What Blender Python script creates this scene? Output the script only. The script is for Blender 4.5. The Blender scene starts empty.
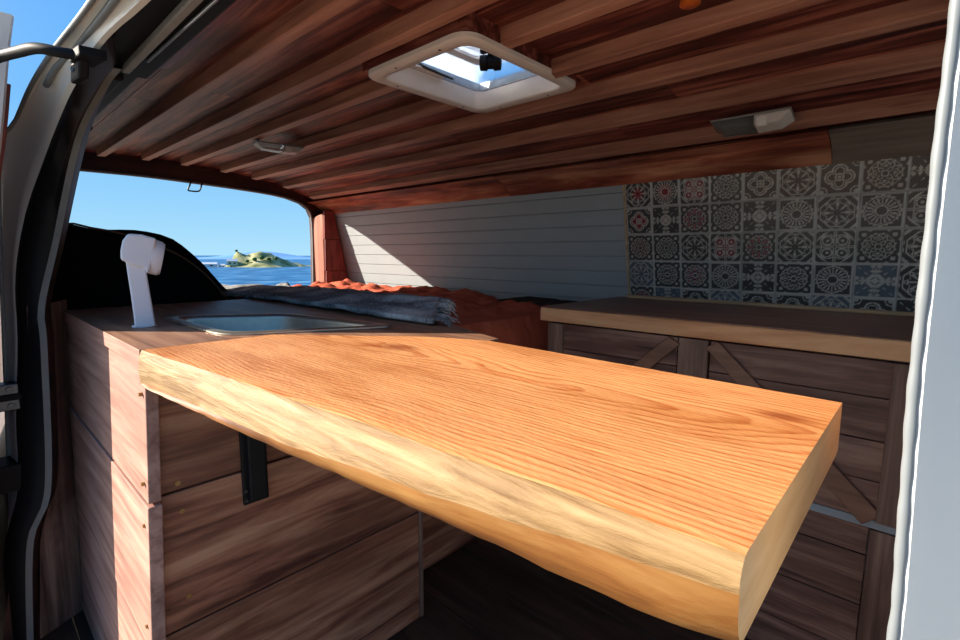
import bpy, math, random
import numpy as np
from mathutils import Vector, Matrix, noise
random.seed(7)
S = bpy.context.scene
COL = S.collection
# ------------------------------------------------------------------ render look
S.view_settings.view_transform = 'Standard'
S.view_settings.look = 'None'
S.view_settings.gamma = 1.0
S.view_settings.use_curve_mapping = False
S.view_settings.exposure = 0.3
# ================================================================== mesh helper
class MB:
    def __init__(s): s.v = []; s.f = []; s.m = []
    def add(s, vs, fs, m=0):
        o = len(s.v); s.v += [tuple(map(float, p)) for p in vs]
        for f in fs: s.f.append([i + o for i in f]); s.m.append(m)
        return s
    def hexa(s, a, b, m=0):
        """two quads (lists of 4 points) joined to a solid"""
        vs = list(a) + list(b)
        return s.add(vs, [(3, 2, 1, 0), (4, 5, 6, 7), (0, 1, 5, 4), (1, 2, 6, 5), (2, 3, 7, 6), (3, 0, 4, 7)], m)
    def box(s, x0, x1, y0, y1, z0, z1, m=0):
        return s.hexa([(x0, y0, z0), (x1, y0, z0), (x1, y1, z0), (x0, y1, z0)],
                      [(x0, y0, z1), (x1, y0, z1), (x1, y1, z1), (x0, y1, z1)], m)
    def prism(s, poly, off, m=0):
        """closed polygon (3-D points) extruded by the vector off"""
        n = len(poly); off = Vector(off)
        vs = [Vector(p) for p in poly] + [Vector(p) + off for p in poly]
        fs = [tuple(range(n - 1, -1, -1)), tuple(range(n, 2 * n))]
        fs += [(i, (i + 1) % n, n + (i + 1) % n, n + i) for i in range(n)]
        return s.add(vs, fs, m)
    def loft(s, rings, closed=True, caps=True, m=0):
        n = len(rings[0]); vs = [p for r in rings for p in r]; fs = []
        for i in range(len(rings) - 1):
            for j in range(n if closed else n - 1):
                k = (j + 1) % n
                fs.append((i * n + j, i * n + k, (i + 1) * n + k, (i + 1) * n + j))
        if caps and closed:
            fs.append(tuple(range(n - 1, -1, -1)))
            fs.append(tuple((len(rings) - 1) * n + j for j in range(n)))
        return s.add(vs, fs, m)
    def tube(s, pts, r, n=10, m=0):
        pts = [Vector(p) for p in pts]; rings = []
        rs = r if isinstance(r, (list, tuple)) else [r] * len(pts)
        up = None
        for i, p in enumerate(pts):
            d = (pts[min(i + 1, len(pts) - 1)] - pts[max(i - 1, 0)]).normalized()
            if up is None:
                up = Vector((0, 0, 1)) if abs(d.z) < .9 else Vector((1, 0, 0))
            a = d.cross(up).normalized(); up = a.cross(d).normalized()
            rings.append([p + (a * math.cos(t) + up * math.sin(t)) * rs[i] for t in [2 * math.pi * k / n for k in range(n)]])
        return s.loft(rings, True, True, m)
    def disc(s, c, axis, r, h, n=16, m=0):
        c = Vector(c); axis = Vector(axis).normalized()
        return s.tube([c, c + axis * h], r, n, m)
    def build(s, name, mat, parent=None, bevel=0, smooth=False, seg=2, auto=None):
        me = bpy.data.meshes.new(name)
        o = bpy.data.objects.new(name, me); COL.objects.link(o)
        vs = s.v
        if parent is not None:
            w = wloc(parent); vs = [(a - w.x, b - w.y, c - w.z) for a, b, c in vs]; o.parent = parent
        me.from_pydata(vs, [], s.f); me.validate()
        mats = mat if isinstance(mat, (list, tuple)) else [mat]
        for q in mats: me.materials.append(q)
        if len(mats) > 1 and len(me.polygons) == len(s.m):
            me.polygons.foreach_set('material_index', s.m)
        import bmesh
        bm = bmesh.new(); bm.from_mesh(me); bmesh.ops.recalc_face_normals(bm, faces=bm.faces)
        if bevel:
            es = [e for e in bm.edges if len(e.link_faces) == 2 and e.calc_face_angle(0) > .5]
            bmesh.ops.bevel(bm, geom=es, offset=bevel, segments=seg, affect='EDGES', clamp_overlap=True, profile=.5)
        bm.to_mesh(me); bm.free()
        if smooth:
            for p in me.polygons: p.use_smooth = True
        if auto:
            for p in me.polygons: p.use_smooth = True
            me.set_sharp_from_angle(angle=auto)
        return o
def wloc(o):
    v = Vector((0, 0, 0))
    while o is not None: v = v + o.location; o = o.parent
    return v
def tag(o, label, cat, group=None):
    o['label'] = label; o['category'] = cat
    if group: o['group'] = group
    return o
def thing(name, loc, label, cat, group=None):
    o = bpy.data.objects.new(name, None); COL.objects.link(o); o.location = loc; o.empty_display_size = .05
    return tag(o, label, cat, group)
def struct(o): o['kind'] = 'structure'; return o
def copy_tree(o, loc, label=None):
    c = o.copy(); COL.objects.link(c); c.location = loc
    if label: c['label'] = label
    for ch in list(o.children):
        d = ch.copy(); COL.objects.link(d); d.parent = c
        for g in ch.children:
            e = g.copy(); COL.objects.link(e); e.parent = d
    return c
def resample(pts, n):
    P = [Vector(p) for p in pts]
    # Catmull-Rom then arc-length
    D = []
    for i in range(len(P) - 1):
        p0, p1, p2, p3 = P[max(i - 1, 0)], P[i], P[i + 1], P[min(i + 2, len(P) - 1)]
        for k in range(12):
            t = k / 12
            D.append(.5 * ((2 * p1) + (p2 - p0) * t + (2 * p0 - 5 * p1 + 4 * p2 - p3) * t * t + (3 * p1 - p0 - 3 * p2 + p3) * t ** 3))
    D.append(P[-1])
    L = [0]
    for a, b in zip(D, D[1:]): L.append(L[-1] + (b - a).length)
    out = []
    j = 0
    for i in range(n):
        s = L[-1] * i / (n - 1)
        while j < len(L) - 2 and L[j + 1] < s: j += 1
        t = (s - L[j]) / max(L[j + 1] - L[j], 1e-9)
        out.append(D[j].lerp(D[j + 1], min(t, 1)))
    return out
def lerp(a, b, t): return a + (b - a) * t
def ipl(x, xs, ys): return float(np.interp(x, xs, ys))
# ================================================================== materials
def srgb(r, g, b):
    f = lambda c: (c / 255 / 12.92) if c / 255 <= .04045 else ((c / 255 + .055) / 1.055) ** 2.4
    return (f(r), f(g), f(b), 1)
def newmat(name):
    m = bpy.data.materials.new(name); m.use_nodes = True
    nt = m.node_tree; b = nt.nodes['Principled BSDF']
    return m, nt, b
def N(nt, t, **kw):
    n = nt.nodes.new(t)
    for k, v in kw.items():
        if k in n.inputs.keys() if hasattr(n.inputs, 'keys') else False: n.inputs[k].default_value = v
        else: setattr(n, k, v)
    return n
def ramp(nt, fac, stops):
    r = nt.nodes.new('ShaderNodeValToRGB'); cr = r.color_ramp
    while len(cr.elements) < len(stops): cr.elements.new(.5)
    for e, (p, c) in zip(cr.elements, stops): e.position = p; e.color = c
    nt.links.new(fac, r.inputs[0]); return r.outputs[0]
def math_(nt, op, a, b=None, c=None):
    n = nt.nodes.new('ShaderNodeMath'); n.operation = op
    for i, x in enumerate((a, b, c)):
        if x is None: continue
        if isinstance(x, (int, float)): n.inputs[i].default_value = x
        else: nt.links.new(x, n.inputs[i])
    return n.outputs[0]
def mixc(nt, fac, a, b, mode='MIX'):
    n = nt.nodes.new('ShaderNodeMix'); n.data_type = 'RGBA'; n.blend_type = mode
    for i, x in ((0, fac), (6, a), (7, b)):
        if isinstance(x, (int, float)): n.inputs[i].default_value = x
        elif isinstance(x, tuple): n.inputs[i].default_value = x
        else: nt.links.new(x, n.inputs[i])
    return n.outputs[2]
def bump(nt, b, h, strength=.3, dist=.002):
    n = nt.nodes.new('ShaderNodeBump'); n.inputs['Strength'].default_value = strength; n.inputs['Distance'].default_value = dist
    nt.links.new(h, n.inputs['Height']); nt.links.new(n.outputs[0], b.inputs['Normal'])
def plain(name, col, rough=.5, metal=0, spec=.5, var=.08, scale=30, bmp=0, trans=0, ior=1.45, coat=0):
    m, nt, b = newmat(name)
    tc = nt.nodes.new('ShaderNodeTexCoord'); nz = nt.nodes.new('ShaderNodeTexNoise')
    nz.inputs['Scale'].default_value = scale; nz.inputs['Detail'].default_value = 4
    nt.links.new(tc.outputs['Object'], nz.inputs['Vector'])
    d = tuple(max(0, c * (1 - var)) for c in col[:3]) + (1,); l = tuple(min(1, c * (1 + var)) for c in col[:3]) + (1,)
    nt.links.new(ramp(nt, nz.outputs['Fac'], [(.3, d), (.7, l)]), b.inputs['Base Color'])
    b.inputs['Roughness'].default_value = rough; b.inputs['Metallic'].default_value = metal
    b.inputs['Specular IOR Level'].default_value = spec; b.inputs['Transmission Weight'].default_value = trans
    b.inputs['IOR'].default_value = ior; b.inputs['Coat Weight'].default_value = coat
    if bmp: bump(nt, b, nz.outputs['Fac'], bmp)
    return m
def wood(name, dark, mid, light, axis=0, stretch=16, scale=1.6, rough=.55, spec=.3, blotch=.5, contrast=(.3, .5, .72), bmp=.25, pale=None):
    m, nt, b = newmat(name)
    tc = nt.nodes.new('ShaderNodeTexCoord'); geo = nt.nodes.new('ShaderNodeNewGeometry')
    off = nt.nodes.new('ShaderNodeVectorMath'); off.operation = 'SCALE'; off.inputs[0].default_value = (13.1, 7.7, 23.3)
    nt.links.new(geo.outputs['Random Per Island'], off.inputs['Scale'])
    ad = nt.nodes.new('ShaderNodeVectorMath'); nt.links.new(tc.outputs['Object'], ad.inputs[0]); nt.links.new(off.outputs[0], ad.inputs[1])
    mp = nt.nodes.new('ShaderNodeMapping'); sc = [stretch] * 3; sc[axis] = 1.0
    mp.inputs['Scale'].default_value = sc; nt.links.new(ad.outputs[0], mp.inputs['Vector'])
    n1 = nt.nodes.new('ShaderNodeTexNoise'); n1.inputs['Scale'].default_value = scale; n1.inputs['Detail'].default_value = 7
    n1.inputs['Roughness'].default_value = .62; n1.inputs['Distortion'].default_value = .5
    nt.links.new(mp.outputs[0], n1.inputs['Vector'])
    mp2 = nt.nodes.new('ShaderNodeMapping'); sc = [3.0] * 3; sc[axis] = 1.0
    mp2.inputs['Scale'].default_value = sc; nt.links.new(ad.outputs[0], mp2.inputs['Vector'])
    n2 = nt.nodes.new('ShaderNodeTexNoise'); n2.inputs['Scale'].default_value = 2.6; n2.inputs['Detail'].default_value = 5
    nt.links.new(mp2.outputs[0], n2.inputs['Vector'])
    c1 = ramp(nt, n1.outputs['Fac'], [(contrast[0], dark), (contrast[1], mid), (contrast[2], light)])
    c2 = ramp(nt, n2.outputs['Fac'], [(.3, (1 - blotch,) * 3 + (1,)), (.65, (1, 1, 1, 1))])
    c = mixc(nt, 1.0, c1, c2, 'MULTIPLY')
    # board to board difference
    c3 = ramp(nt, geo.outputs['Random Per Island'], [(0, (.8, .78, .76, 1)), (1, (1.1, 1.1, 1.1, 1))])
    c = mixc(nt, .7, c, mixc(nt, 1.0, c, c3, 'MULTIPLY'))
    nt.links.new(c, b.inputs['Base Color'])
    b.inputs['Roughness'].default_value = rough; b.inputs['Specular IOR Level'].default_value = spec
    bump(nt, b, n1.outputs['Fac'], bmp, .003)
    return m
def slab_wood(name, early, late, y0=.06, z0=-.085, ring=.0056, axis=0, stretch=1.0):
    """growth rings round a pith that runs along x below the slab"""
    m, nt, b = newmat(name)
    tc = nt.nodes.new('ShaderNodeTexCoord'); sp = nt.nodes.new('ShaderNodeSeparateXYZ')
    nt.links.new(tc.outputs['Object'], sp.inputs[0])
    mp = nt.nodes.new('ShaderNodeMapping'); mp.inputs['Scale'].default_value = (1.2, 3.0, 3.0); nt.links.new(tc.outputs['Object'], mp.inputs['Vector'])
    n1 = nt.nodes.new('ShaderNodeTexNoise'); n1.inputs['Scale'].default_value = 1.6; n1.inputs['Detail'].default_value = 3
    n1.inputs['Roughness'].default_value = .45
    nt.links.new(mp.outputs[0], n1.inputs['Vector'])
    dy = math_(nt, 'SUBTRACT', sp.outputs[1], y0); dz = math_(nt, 'SUBTRACT', sp.outputs[2], z0)
    # the pith drifts with x
    dz = math_(nt, 'ADD', dz, math_(nt, 'MULTIPLY', sp.outputs[0], .05))
    r = math_(nt, 'SQRT', math_(nt, 'ADD', math_(nt, 'MULTIPLY', dy, dy), math_(nt, 'MULTIPLY', dz, dz)))
    r = math_(nt, 'ADD', r, math_(nt, 'MULTIPLY', n1.outputs['Fac'], .09))
    # two knots bend the rings round them
    fr = math_(nt, 'FRACT', math_(nt, 'DIVIDE', r, ring))
    fine = nt.nodes.new('ShaderNodeTexNoise'); fine.inputs['Scale'].default_value = 3; fine.inputs['Detail'].default_value = 6
    mp2 = nt.nodes.new('ShaderNodeMapping'); mp2.inputs['Scale'].default_value = (4, 60, 60); nt.links.new(tc.outputs['Object'], mp2.inputs['Vector']); nt.links.new(mp2.outputs[0], fine.inputs['Vector'])
    col = ramp(nt, fr, [(0, early), (.45, early), (.86, late), (.94, late), (1, early)])
    col = mixc(nt, .45, col, ramp(nt, fine.outputs['Fac'], [(.3, late), (.6, early)]))
    big = nt.nodes.new('ShaderNodeTexNoise'); big.inputs['Scale'].default_value = 2.2; big.inputs['Detail'].default_value = 3
    mp3 = nt.nodes.new('ShaderNodeMapping'); mp3.inputs['Scale'].default_value = (1.6, 6, 6); nt.links.new(tc.outputs['Object'], mp3.inputs['Vector']); nt.links.new(mp3.outputs[0], big.inputs['Vector'])
    col = mixc(nt, 1.0, col, ramp(nt, big.outputs['Fac'], [(.34, (.80, .70, .58, 1)), (.5, (1, 1, 1, 1)), (.68, (1.12, 1.12, 1.1, 1))]), 'MULTIPLY')
    # knots
    for kx, ky, kr in ((-.17, .062, .034), (.405, .105, .020)):
        ax = math_(nt, 'MULTIPLY', math_(nt, 'SUBTRACT', sp.outputs[0], kx), .55); ay = math_(nt, 'SUBTRACT', sp.outputs[1], ky)
        d = math_(nt, 'SQRT', math_(nt, 'ADD', math_(nt, 'MULTIPLY', ax, ax), math_(nt, 'MULTIPLY', ay, ay)))
        d = math_(nt, 'ADD', d, math_(nt, 'MULTIPLY', math_(nt, 'SUBTRACT', fine.outputs['Fac'], .5), kr * .8))
        k = ramp(nt, math_(nt, 'DIVIDE', d, kr), [(.2, (1, 1, 1, 1)), (.9, (0, 0, 0, 1))])
        col = mixc(nt, math_(nt, 'MULTIPLY', k, .8), col, srgb(128, 62, 30))
    nt.links.new(col, b.inputs['Base Color'])
    b.inputs['Roughness'].default_value = .48; b.inputs['Specular IOR Level'].default_value = .28
    # rough-sawn cross marks plus the grain
    w = nt.nodes.new('ShaderNodeTexNoise'); w.inputs['Scale'].default_value = 9; w.inputs['Detail'].default_value = 5
    mpw = nt.nodes.new('ShaderNodeMapping'); mpw.inputs['Scale'].default_value = (9, 26, 14); nt.links.new(tc.outputs['Object'], mpw.inputs['Vector']); nt.links.new(mpw.outputs[0], w.inputs['Vector'])
    h = math_(nt, 'ADD', math_(nt, 'MULTIPLY', w.outputs['Fac'], .8), math_(nt, 'MULTIPLY', fr, .25))
    bump(nt, b, h, .35, .003)
    return m
M = {}
M['ceil_board'] = wood('stained ceiling boards', srgb(56, 21, 22), srgb(120, 58, 50), srgb(184, 116, 96), 0, 14, 2.4, .5, .4, .5, (.36, .5, .66))
M['batten'] = wood('stained battens', srgb(132, 86, 72), srgb(182, 128, 106), srgb(208, 158, 134), 0, 16, 2.0, .5, .35, .35)
M['cove'] = wood('red stained cove board', srgb(110, 48, 36), srgb(172, 94, 70), srgb(214, 150, 112), 0, 7, 2.6, .42, .4, .5, (.36, .5, .64))
M['cove_grey'] = wood('grey brown cove board', srgb(84, 72, 64), srgb(122, 108, 98), srgb(152, 138, 126), 0, 10, 2.4, .5, .3, .35)  # greyer than the other cove boards
M['dark_rail'] = wood('dark stained rail', srgb(34, 16, 14), srgb(62, 32, 28), srgb(92, 52, 44), 1, 12, 2.0, .5, .3, .5)
M['red_post'] = wood('red stained post', srgb(80, 26, 22), srgb(126, 48, 38), srgb(160, 82, 62), 2, 10, 2.0, .5, .3, .5)
M['pale_post'] = wood('sunlit reddish post', srgb(150, 86, 66), srgb(190, 120, 96), srgb(214, 150, 122), 2, 12, 2.0, .6, .3, .3)  # sunlight on the reveal is put into this paler wood colour
M['side_boards'] = wood('greyed brown boards', srgb(134, 96, 84), srgb(178, 132, 116), srgb(208, 164, 144), 0, 18, 2.2, .6, .25, .35)
M['end_boards'] = wood('scorched brown boards', srgb(92, 48, 36), srgb(168, 108, 80), srgb(216, 158, 122), 1, 12, 2.2, .5, .35, .55, (.33, .5, .68))
M['worktop'] = wood('brown worktop', srgb(110, 76, 58), srgb(146, 106, 82), srgb(174, 136, 108), 0, 14, 2.2, .5, .3, .3)
M['cab'] = wood('dark cabinet boards', srgb(78, 50, 42), srgb(132, 94, 80), srgb(180, 140, 120), 0, 14, 2.4, .5, .35, .5)
M['cab_v'] = wood('dark cabinet stiles', srgb(86, 60, 50), srgb(136, 102, 86), srgb(176, 142, 122), 2, 16, 2.4, .5, .35, .4)
M['counter'] = wood('oiled pine counter edge', srgb(196, 130, 84), srgb(232, 170, 120), srgb(242, 198, 150), 0, 10, 2.2, .5, .3, .25)
M['counter_top'] = wood('stained counter top', srgb(96, 62, 48), srgb(132, 90, 70), srgb(160, 116, 92), 0, 12, 2.0, .4, .4, .3)
M['pale_trim'] = wood('pale pine trim', srgb(168, 136, 100), srgb(196, 164, 126), srgb(214, 186, 150), 0, 10, 2.0, .6, .3, .2)
M['floor'] = wood('dark floor boards', srgb(50, 36, 28), srgb(78, 58, 46), srgb(104, 80, 64), 0, 10, 2.0, .5, .35, .4)
M['knob'] = wood('orange wood', srgb(150, 70, 24), srgb(190, 96, 36), srgb(214, 126, 58), 2, 8, 3, .35, .5, .2)
M['slab'] = slab_wood('larch heartwood', srgb(207, 149, 98), srgb(160, 82, 34))
M['sap'] = wood('larch sapwood', srgb(120, 88, 52), srgb(152, 121, 80), srgb(176, 146, 104), 0, 30, 3.2, .6, .25, .10, (.32, .5, .68), bmp=1.0)
M['live'] = wood('live edge under bark', srgb(98, 54, 22), srgb(140, 90, 40), srgb(166, 122, 68), 0, 14, 2.6, .55, .3, .35, bmp=.4)
M['endgrain'] = wood('sawn end grain', srgb(186, 144, 100), srgb(206, 168, 122), srgb(220, 186, 142), 1, 8, 3.0, .6, .2, .12)
M['paint'] = plain('van paint', srgb(206, 205, 200), .35, 0, .45, .03, 8)
M['paint_edge'] = plain('bright primer edge', srgb(112, 117, 120), .5, 0, .5, .03, 40)
M['rubber'] = plain('black rubber', srgb(18, 18, 20), .6, 0, .3, .2, 60)
M['black'] = plain('black plastic', srgb(17, 17, 20), .6, 0, .2, .15, 40)
M['grey_trim'] = plain('grey plastic trim', srgb(120, 118, 114), .5, 0, .4, .08, 40)
M['steel'] = plain('brushed stainless steel', srgb(190, 184, 170), .42, 1, .5, .06, 60)
M['zinc'] = plain('zinc plate', srgb(84, 88, 92), .4, 1, .5, .1, 60)
M['iron'] = plain('black iron bracket', srgb(24, 24, 26), .5, .3, .4, .2, 80)
M['brass'] = plain('screw heads', srgb(166, 132, 84), .4, .8, .5, .1, 80)
M['faucet'] = plain('matt white plastic', srgb(226, 222, 224), .45, 0, .4, .02, 30)
M['white_pl'] = plain('white moulded plastic', srgb(224, 218, 212), .4, 0, .4, .03, 30)
M['lampwhite'] = plain('lamp housing', srgb(196, 188, 180), .4, 0, .4, .04, 40)
M['clear'] = plain('clear plastic', (.95, .95, .95, 1), .2, 0, .5, 0, 5, trans=1, ior=1.3)
M['dome'] = plain('translucent dome', (.86, .93, 1, 1), .12, 0, .4, .02, 5, trans=.9, ior=1.1)
M['wall_grey'] = plain('grey wall paint', srgb(146, 151, 154), .5, 0, .35, .03, 12)
M['cushion'] = plain('black cushion cloth', srgb(14, 13, 14), .9, 0, .1, .3, 90, .2)
M['piping'] = plain('brown piping', srgb(96, 72, 56), .8, 0, .2, .1, 60)
M['duvet'] = plain('rust cotton', srgb(184, 92, 68), .85, 0, .15, .1, 14, .15)
M['dark_fleece'] = plain('dark mottled fleece', srgb(58, 44, 38), .9, 0, .1, .5, 40, .3)
M['mattress'] = plain('grey mattress cover', srgb(92, 84, 80), .9, 0, .1, .1, 20)
M['ground'] = plain('grass and gravel', srgb(138, 132, 118), .9, 0, .1, .12, 3)
M['alu'] = plain('grey plastic strip', srgb(150, 156, 160), .5, 0, .4, .05, 30)
# worktop throw: woven bands
def dome_mat():
    m, nt, b = newmat('translucent dome')
    b.inputs['Base Color'].default_value = (.9, .95, 1, 1); b.inputs['Roughness'].default_value = .2; b.inputs['Transmission Weight'].default_value = 1; b.inputs['IOR'].default_value = 1.12
    t = nt.nodes.new('ShaderNodeBsdfTranslucent'); t.inputs['Color'].default_value = (.85, .9, .94, 1)
    nz = nt.nodes.new('ShaderNodeTexNoise'); nz.inputs['Scale'].default_value = 6; tc = nt.nodes.new('ShaderNodeTexCoord'); nt.links.new(tc.outputs['Object'], nz.inputs['Vector'])
    mx = nt.nodes.new('ShaderNodeMixShader'); f = ramp(nt, nz.outputs['Fac'], [(.3, (.2, .2, .2, 1)), (.7, (.32, .32, .32, 1))]); nt.links.new(f, mx.inputs[0])
    nt.links.new(b.outputs[0], mx.inputs[1]); nt.links.new(t.outputs[0], mx.inputs[2]); nt.links.new(mx.outputs[0], nt.nodes['Material Output'].inputs['Surface'])
    return m
M['dome'] = dome_mat()
def throw_mat():
    m, nt, b = newmat('grey woven throw')
    tc = nt.nodes.new('ShaderNodeTexCoord'); n = nt.nodes.new('ShaderNodeTexNoise'); n.inputs['Scale'].default_value = 7; n.inputs['Detail'].default_value = 5
    nt.links.new(tc.outputs['Object'], n.inputs['Vector'])
    w = nt.nodes.new('ShaderNodeTexNoise'); w.inputs['Scale'].default_value = 160; nt.links.new(tc.outputs['Object'], w.inputs['Vector'])
    c = ramp(nt, n.outputs['Fac'], [(.36, srgb(64, 66, 70)), (.48, srgb(116, 118, 120)), (.6, srgb(190, 188, 184))])
    c = mixc(nt, .35, c, ramp(nt, w.outputs['Fac'], [(.35, srgb(40, 42, 46)), (.65, srgb(190, 188, 184))]))
    nt.links.new(c, b.inputs['Base Color']); b.inputs['Roughness'].default_value = .95; b.inputs['Specular IOR Level'].default_value = .1
    bump(nt, b, w.outputs['Fac'], .5, .004); return m
M['throw'] = throw_mat()
def vcol_mat(name, rough, spec):
    m, nt, b = newmat(name)
    a = nt.nodes.new('ShaderNodeAttribute'); a.attribute_name = 'glaze'
    nz = nt.nodes.new('ShaderNodeTexNoise'); nz.inputs['Scale'].default_value = 25
    tc = nt.nodes.new('ShaderNodeTexCoord'); nt.links.new(tc.outputs['Object'], nz.inputs['Vector'])
    c = mixc(nt, .25, a.outputs['Color'], mixc(nt, 1.0, a.outputs['Color'], ramp(nt, nz.outputs['Fac'], [(.3, (.6, .6, .6, 1)), (.7, (1.3, 1.3, 1.3, 1))]), 'MULTIPLY'))
    nt.links.new(c, b.inputs['Base Color']); b.inputs['Roughness'].default_value = rough; b.inputs['Specular IOR Level'].default_value = spec
    return m
M['tiles'] = vcol_mat('patterned tile stickers', .25, .4)
def two_noise(name, c1, c2, c3, scale, rough=.9, det=6, bmp=0):
    m, nt, b = newmat(name)
    tc = nt.nodes.new('ShaderNodeTexCoord'); n = nt.nodes.new('ShaderNodeTexNoise'); n.inputs['Scale'].default_value = scale; n.inputs['Detail'].default_value = det
    nt.links.new(tc.outputs['Object'], n.inputs['Vector'])
    nt.links.new(ramp(nt, n.outputs['Fac'], [(.35, c1), (.5, c2), (.65, c3)]), b.inputs['Base Color'])
    b.inputs['Roughness'].default_value = rough; b.inputs['Specular IOR Level'].default_value = .2
    if bmp: bump(nt, b, n.outputs['Fac'], bmp, 1.0)
    return m
M['island'] = two_noise('grassy rock', srgb(96, 104, 62), srgb(140, 140, 92), srgb(176, 168, 128), .12)
M['rock'] = two_noise('shore rock', srgb(104, 98, 90), srgb(140, 132, 120), srgb(168, 160, 148), .2)
M['tree'] = two_noise('tree crown', srgb(44, 66, 36), srgb(66, 90, 50), srgb(96, 116, 66), .5)
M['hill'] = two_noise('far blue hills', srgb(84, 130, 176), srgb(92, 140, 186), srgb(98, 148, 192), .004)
M['house_w'] = plain('house white', srgb(214, 214, 208), .8, 0, .2, .05, .5)
M['house_y'] = plain('house cream', srgb(206, 190, 146), .8, 0, .2, .05, .5)
M['roof'] = plain('house roof', srgb(190, 196, 200), .7, 0, .2, .08, .5)
M['pane'] = plain('house window', srgb(60, 70, 80), .2, 0, .5, .1, 1)
def sea_mat():
    m, nt, b = newmat('sea water')
    tc = nt.nodes.new('ShaderNodeTexCoord'); mp = nt.nodes.new('ShaderNodeMapping'); mp.inputs['Scale'].default_value = (.25, .12, 1)
    nt.links.new(tc.outputs['Object'], mp.inputs['Vector'])
    n = nt.nodes.new('ShaderNodeTexNoise'); n.inputs['Scale'].default_value = .6; n.inputs['Detail'].default_value = 6; nt.links.new(mp.outputs[0], n.inputs['Vector'])
    nt.links.new(ramp(nt, n.outputs['Fac'], [(.35, srgb(22, 66, 104)), (.55, srgb(44, 98, 140)), (.7, srgb(98, 142, 172))]), b.inputs['Base Color'])
    b.inputs['Roughness'].default_value = .4; b.inputs['Specular IOR Level'].default_value = .12
    bump(nt, b, n.outputs['Fac'], .6, .8); return m
M['sea'] = sea_mat()
# ================================================================== camera
cd = bpy.data.cameras.new('camera'); cam = bpy.data.objects.new('camera', cd); COL.objects.link(cam)
cd.sensor_width = 36; cd.lens = 18.2508; cd.clip_start = .01; cd.clip_end = 8000
R_ = Matrix(((.7332945, -.0940831, .6733703), (.6798925, .0941390, -.7272441), (.0050310, .9911035, .1329980)))
cam.matrix_world = R_.to_4x4()
S.camera = cam
# ================================================================== light: sun + sky
SUN = Vector((.75, .66, -.421)).normalized()          # the way the light travels
sd = bpy.data.lights.new('sun', 'SUN'); sd.energy = 11.6; sd.angle = math.radians(.53); sd.color = (1, .90, .76)
so = bpy.data.objects.new('sun', sd); COL.objects.link(so); so.rotation_euler = SUN.to_track_quat('-Z', 'Y').to_euler()
W = bpy.data.worlds.new('sky'); S.world = W; W.use_nodes = True
nt = W.node_tree; bg = nt.nodes['Background']
tc = nt.nodes.new('ShaderNodeTexCoord'); sp = nt.nodes.new('ShaderNodeSeparateXYZ'); nt.links.new(tc.outputs['Generated'], sp.inputs[0])
base = ramp(nt, sp.outputs[2], [(0, (.36, .63, .80, 1)), (.08, (.26, .54, .80, 1)), (.22, (.145, .42, .80, 1)), (.45, (.09, .33, .78, 1)), (1, (.07, .26, .7, 1))])
dt = nt.nodes.new('ShaderNodeVectorMath'); dt.operation = 'DOT_PRODUCT'; nt.links.new(tc.outputs['Generated'], dt.inputs[0]); dt.inputs[1].default_value = -SUN
glow = math_(nt, 'POWER', math_(nt, 'MAXIMUM', dt.outputs['Value'], 0), 14.0)
colr = mixc(nt, glow, base, (3.4, 3.2, 2.9, 1))
nt.links.new(colr, bg.inputs['Color']); bg.inputs['Strength'].default_value = 1.0
# ================================================================== outdoors
g = MB(); g.box(-16, 30, -40, 40, -2.4, -1.6); struct(g.build('ground', M['ground']))
SEA = -12.0
g = MB(); g.add([(-3000, -1800, SEA), (-18, -1800, SEA), (-18, 2600, SEA), (-3000, 2600, SEA)], [(0, 1, 2, 3)])
sea = g.build('sea', M['sea']); struct(sea)
def heightland(name, x0, x1, y0, y1, nx, ny, fn, mat, zb):
    b = MB(); vs = []; fs = []
    for i in range(nx + 1):
        for j in range(ny + 1):
            x = lerp(x0, x1, i / nx); y = lerp(y0, y1, j / ny); vs.append((x, y, zb + fn(x, y)))
    for i in range(nx):
        for j in range(ny):
            a = i * (ny + 1) + j; fs.append((a, a + 1, a + ny + 2, a + ny + 1))
    b.add(vs, fs)
    return b.build(name, mat, smooth=True)
# direction helper in the horizontal plane: points on the shore as (distance along view, px-independent world metres)
def fbm(x, y, s): return noise.fractal(Vector((x * s, y * s, .3)), 1.0, 2.0, 5)
ISL = Vector((-468, 196))           # head of the island
ax1 = Vector((-.39, -.92)).normalized()   # along the shore (to the left in the view)
ax2 = Vector((ax1.y, -ax1.x))
def isl_h(x, y):
    p = Vector((x, y)) - ISL; a = p.dot(ax1); c = p.dot(ax2)
    h = 11.5 * math.exp(-abs((a + 7) / 16) ** 3 - (c / 26) ** 2) + 8.5 * math.exp(-((a - 17) / 6) ** 2 - (c / 16) ** 2) + 5.5 * math.exp(-((a - 5) / 12) ** 2 - (c / 20) ** 2)
    h += 3.6 * math.exp(-((a + 30) / 9) ** 2 - (c / 16) ** 2) + 1.9 * math.exp(-((a + 55) / 40) ** 2 - (c / 18) ** 2) + 2.2 * math.exp(-((a - 75) / 60) ** 2 - (c / 20) ** 2)
    return h * (1 + .25 * fbm(x, y, .06)) + 1.2 * fbm(x, y, .12) * min(1, h / 3) - 1.0
o = heightland('island', ISL.x - 130, ISL.x + 130, ISL.y - 210, ISL.y + 130, 90, 110, isl_h, M['island'], SEA - .3)
struct(o)
def hill_h(x, y):
    t = (y - 420) / 1.0
    h = 17 * math.exp(-((y - 505) / 85) ** 2) + 9 * math.exp(-((y - 150) / 190) ** 2) + 5 * math.exp(-((y - 800) / 200) ** 2)
    return h * math.exp(-((x + 1180) / 90) ** 2) * (1 + .1 * fbm(x, y, .01)) - 1
struct(heightland('hills', -1420, -940, -500, 1200, 30, 130, hill_h, M['hill'], SEA))
def island_pt(a, c): p = ISL + ax1 * a + ax2 * c; return p
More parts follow.
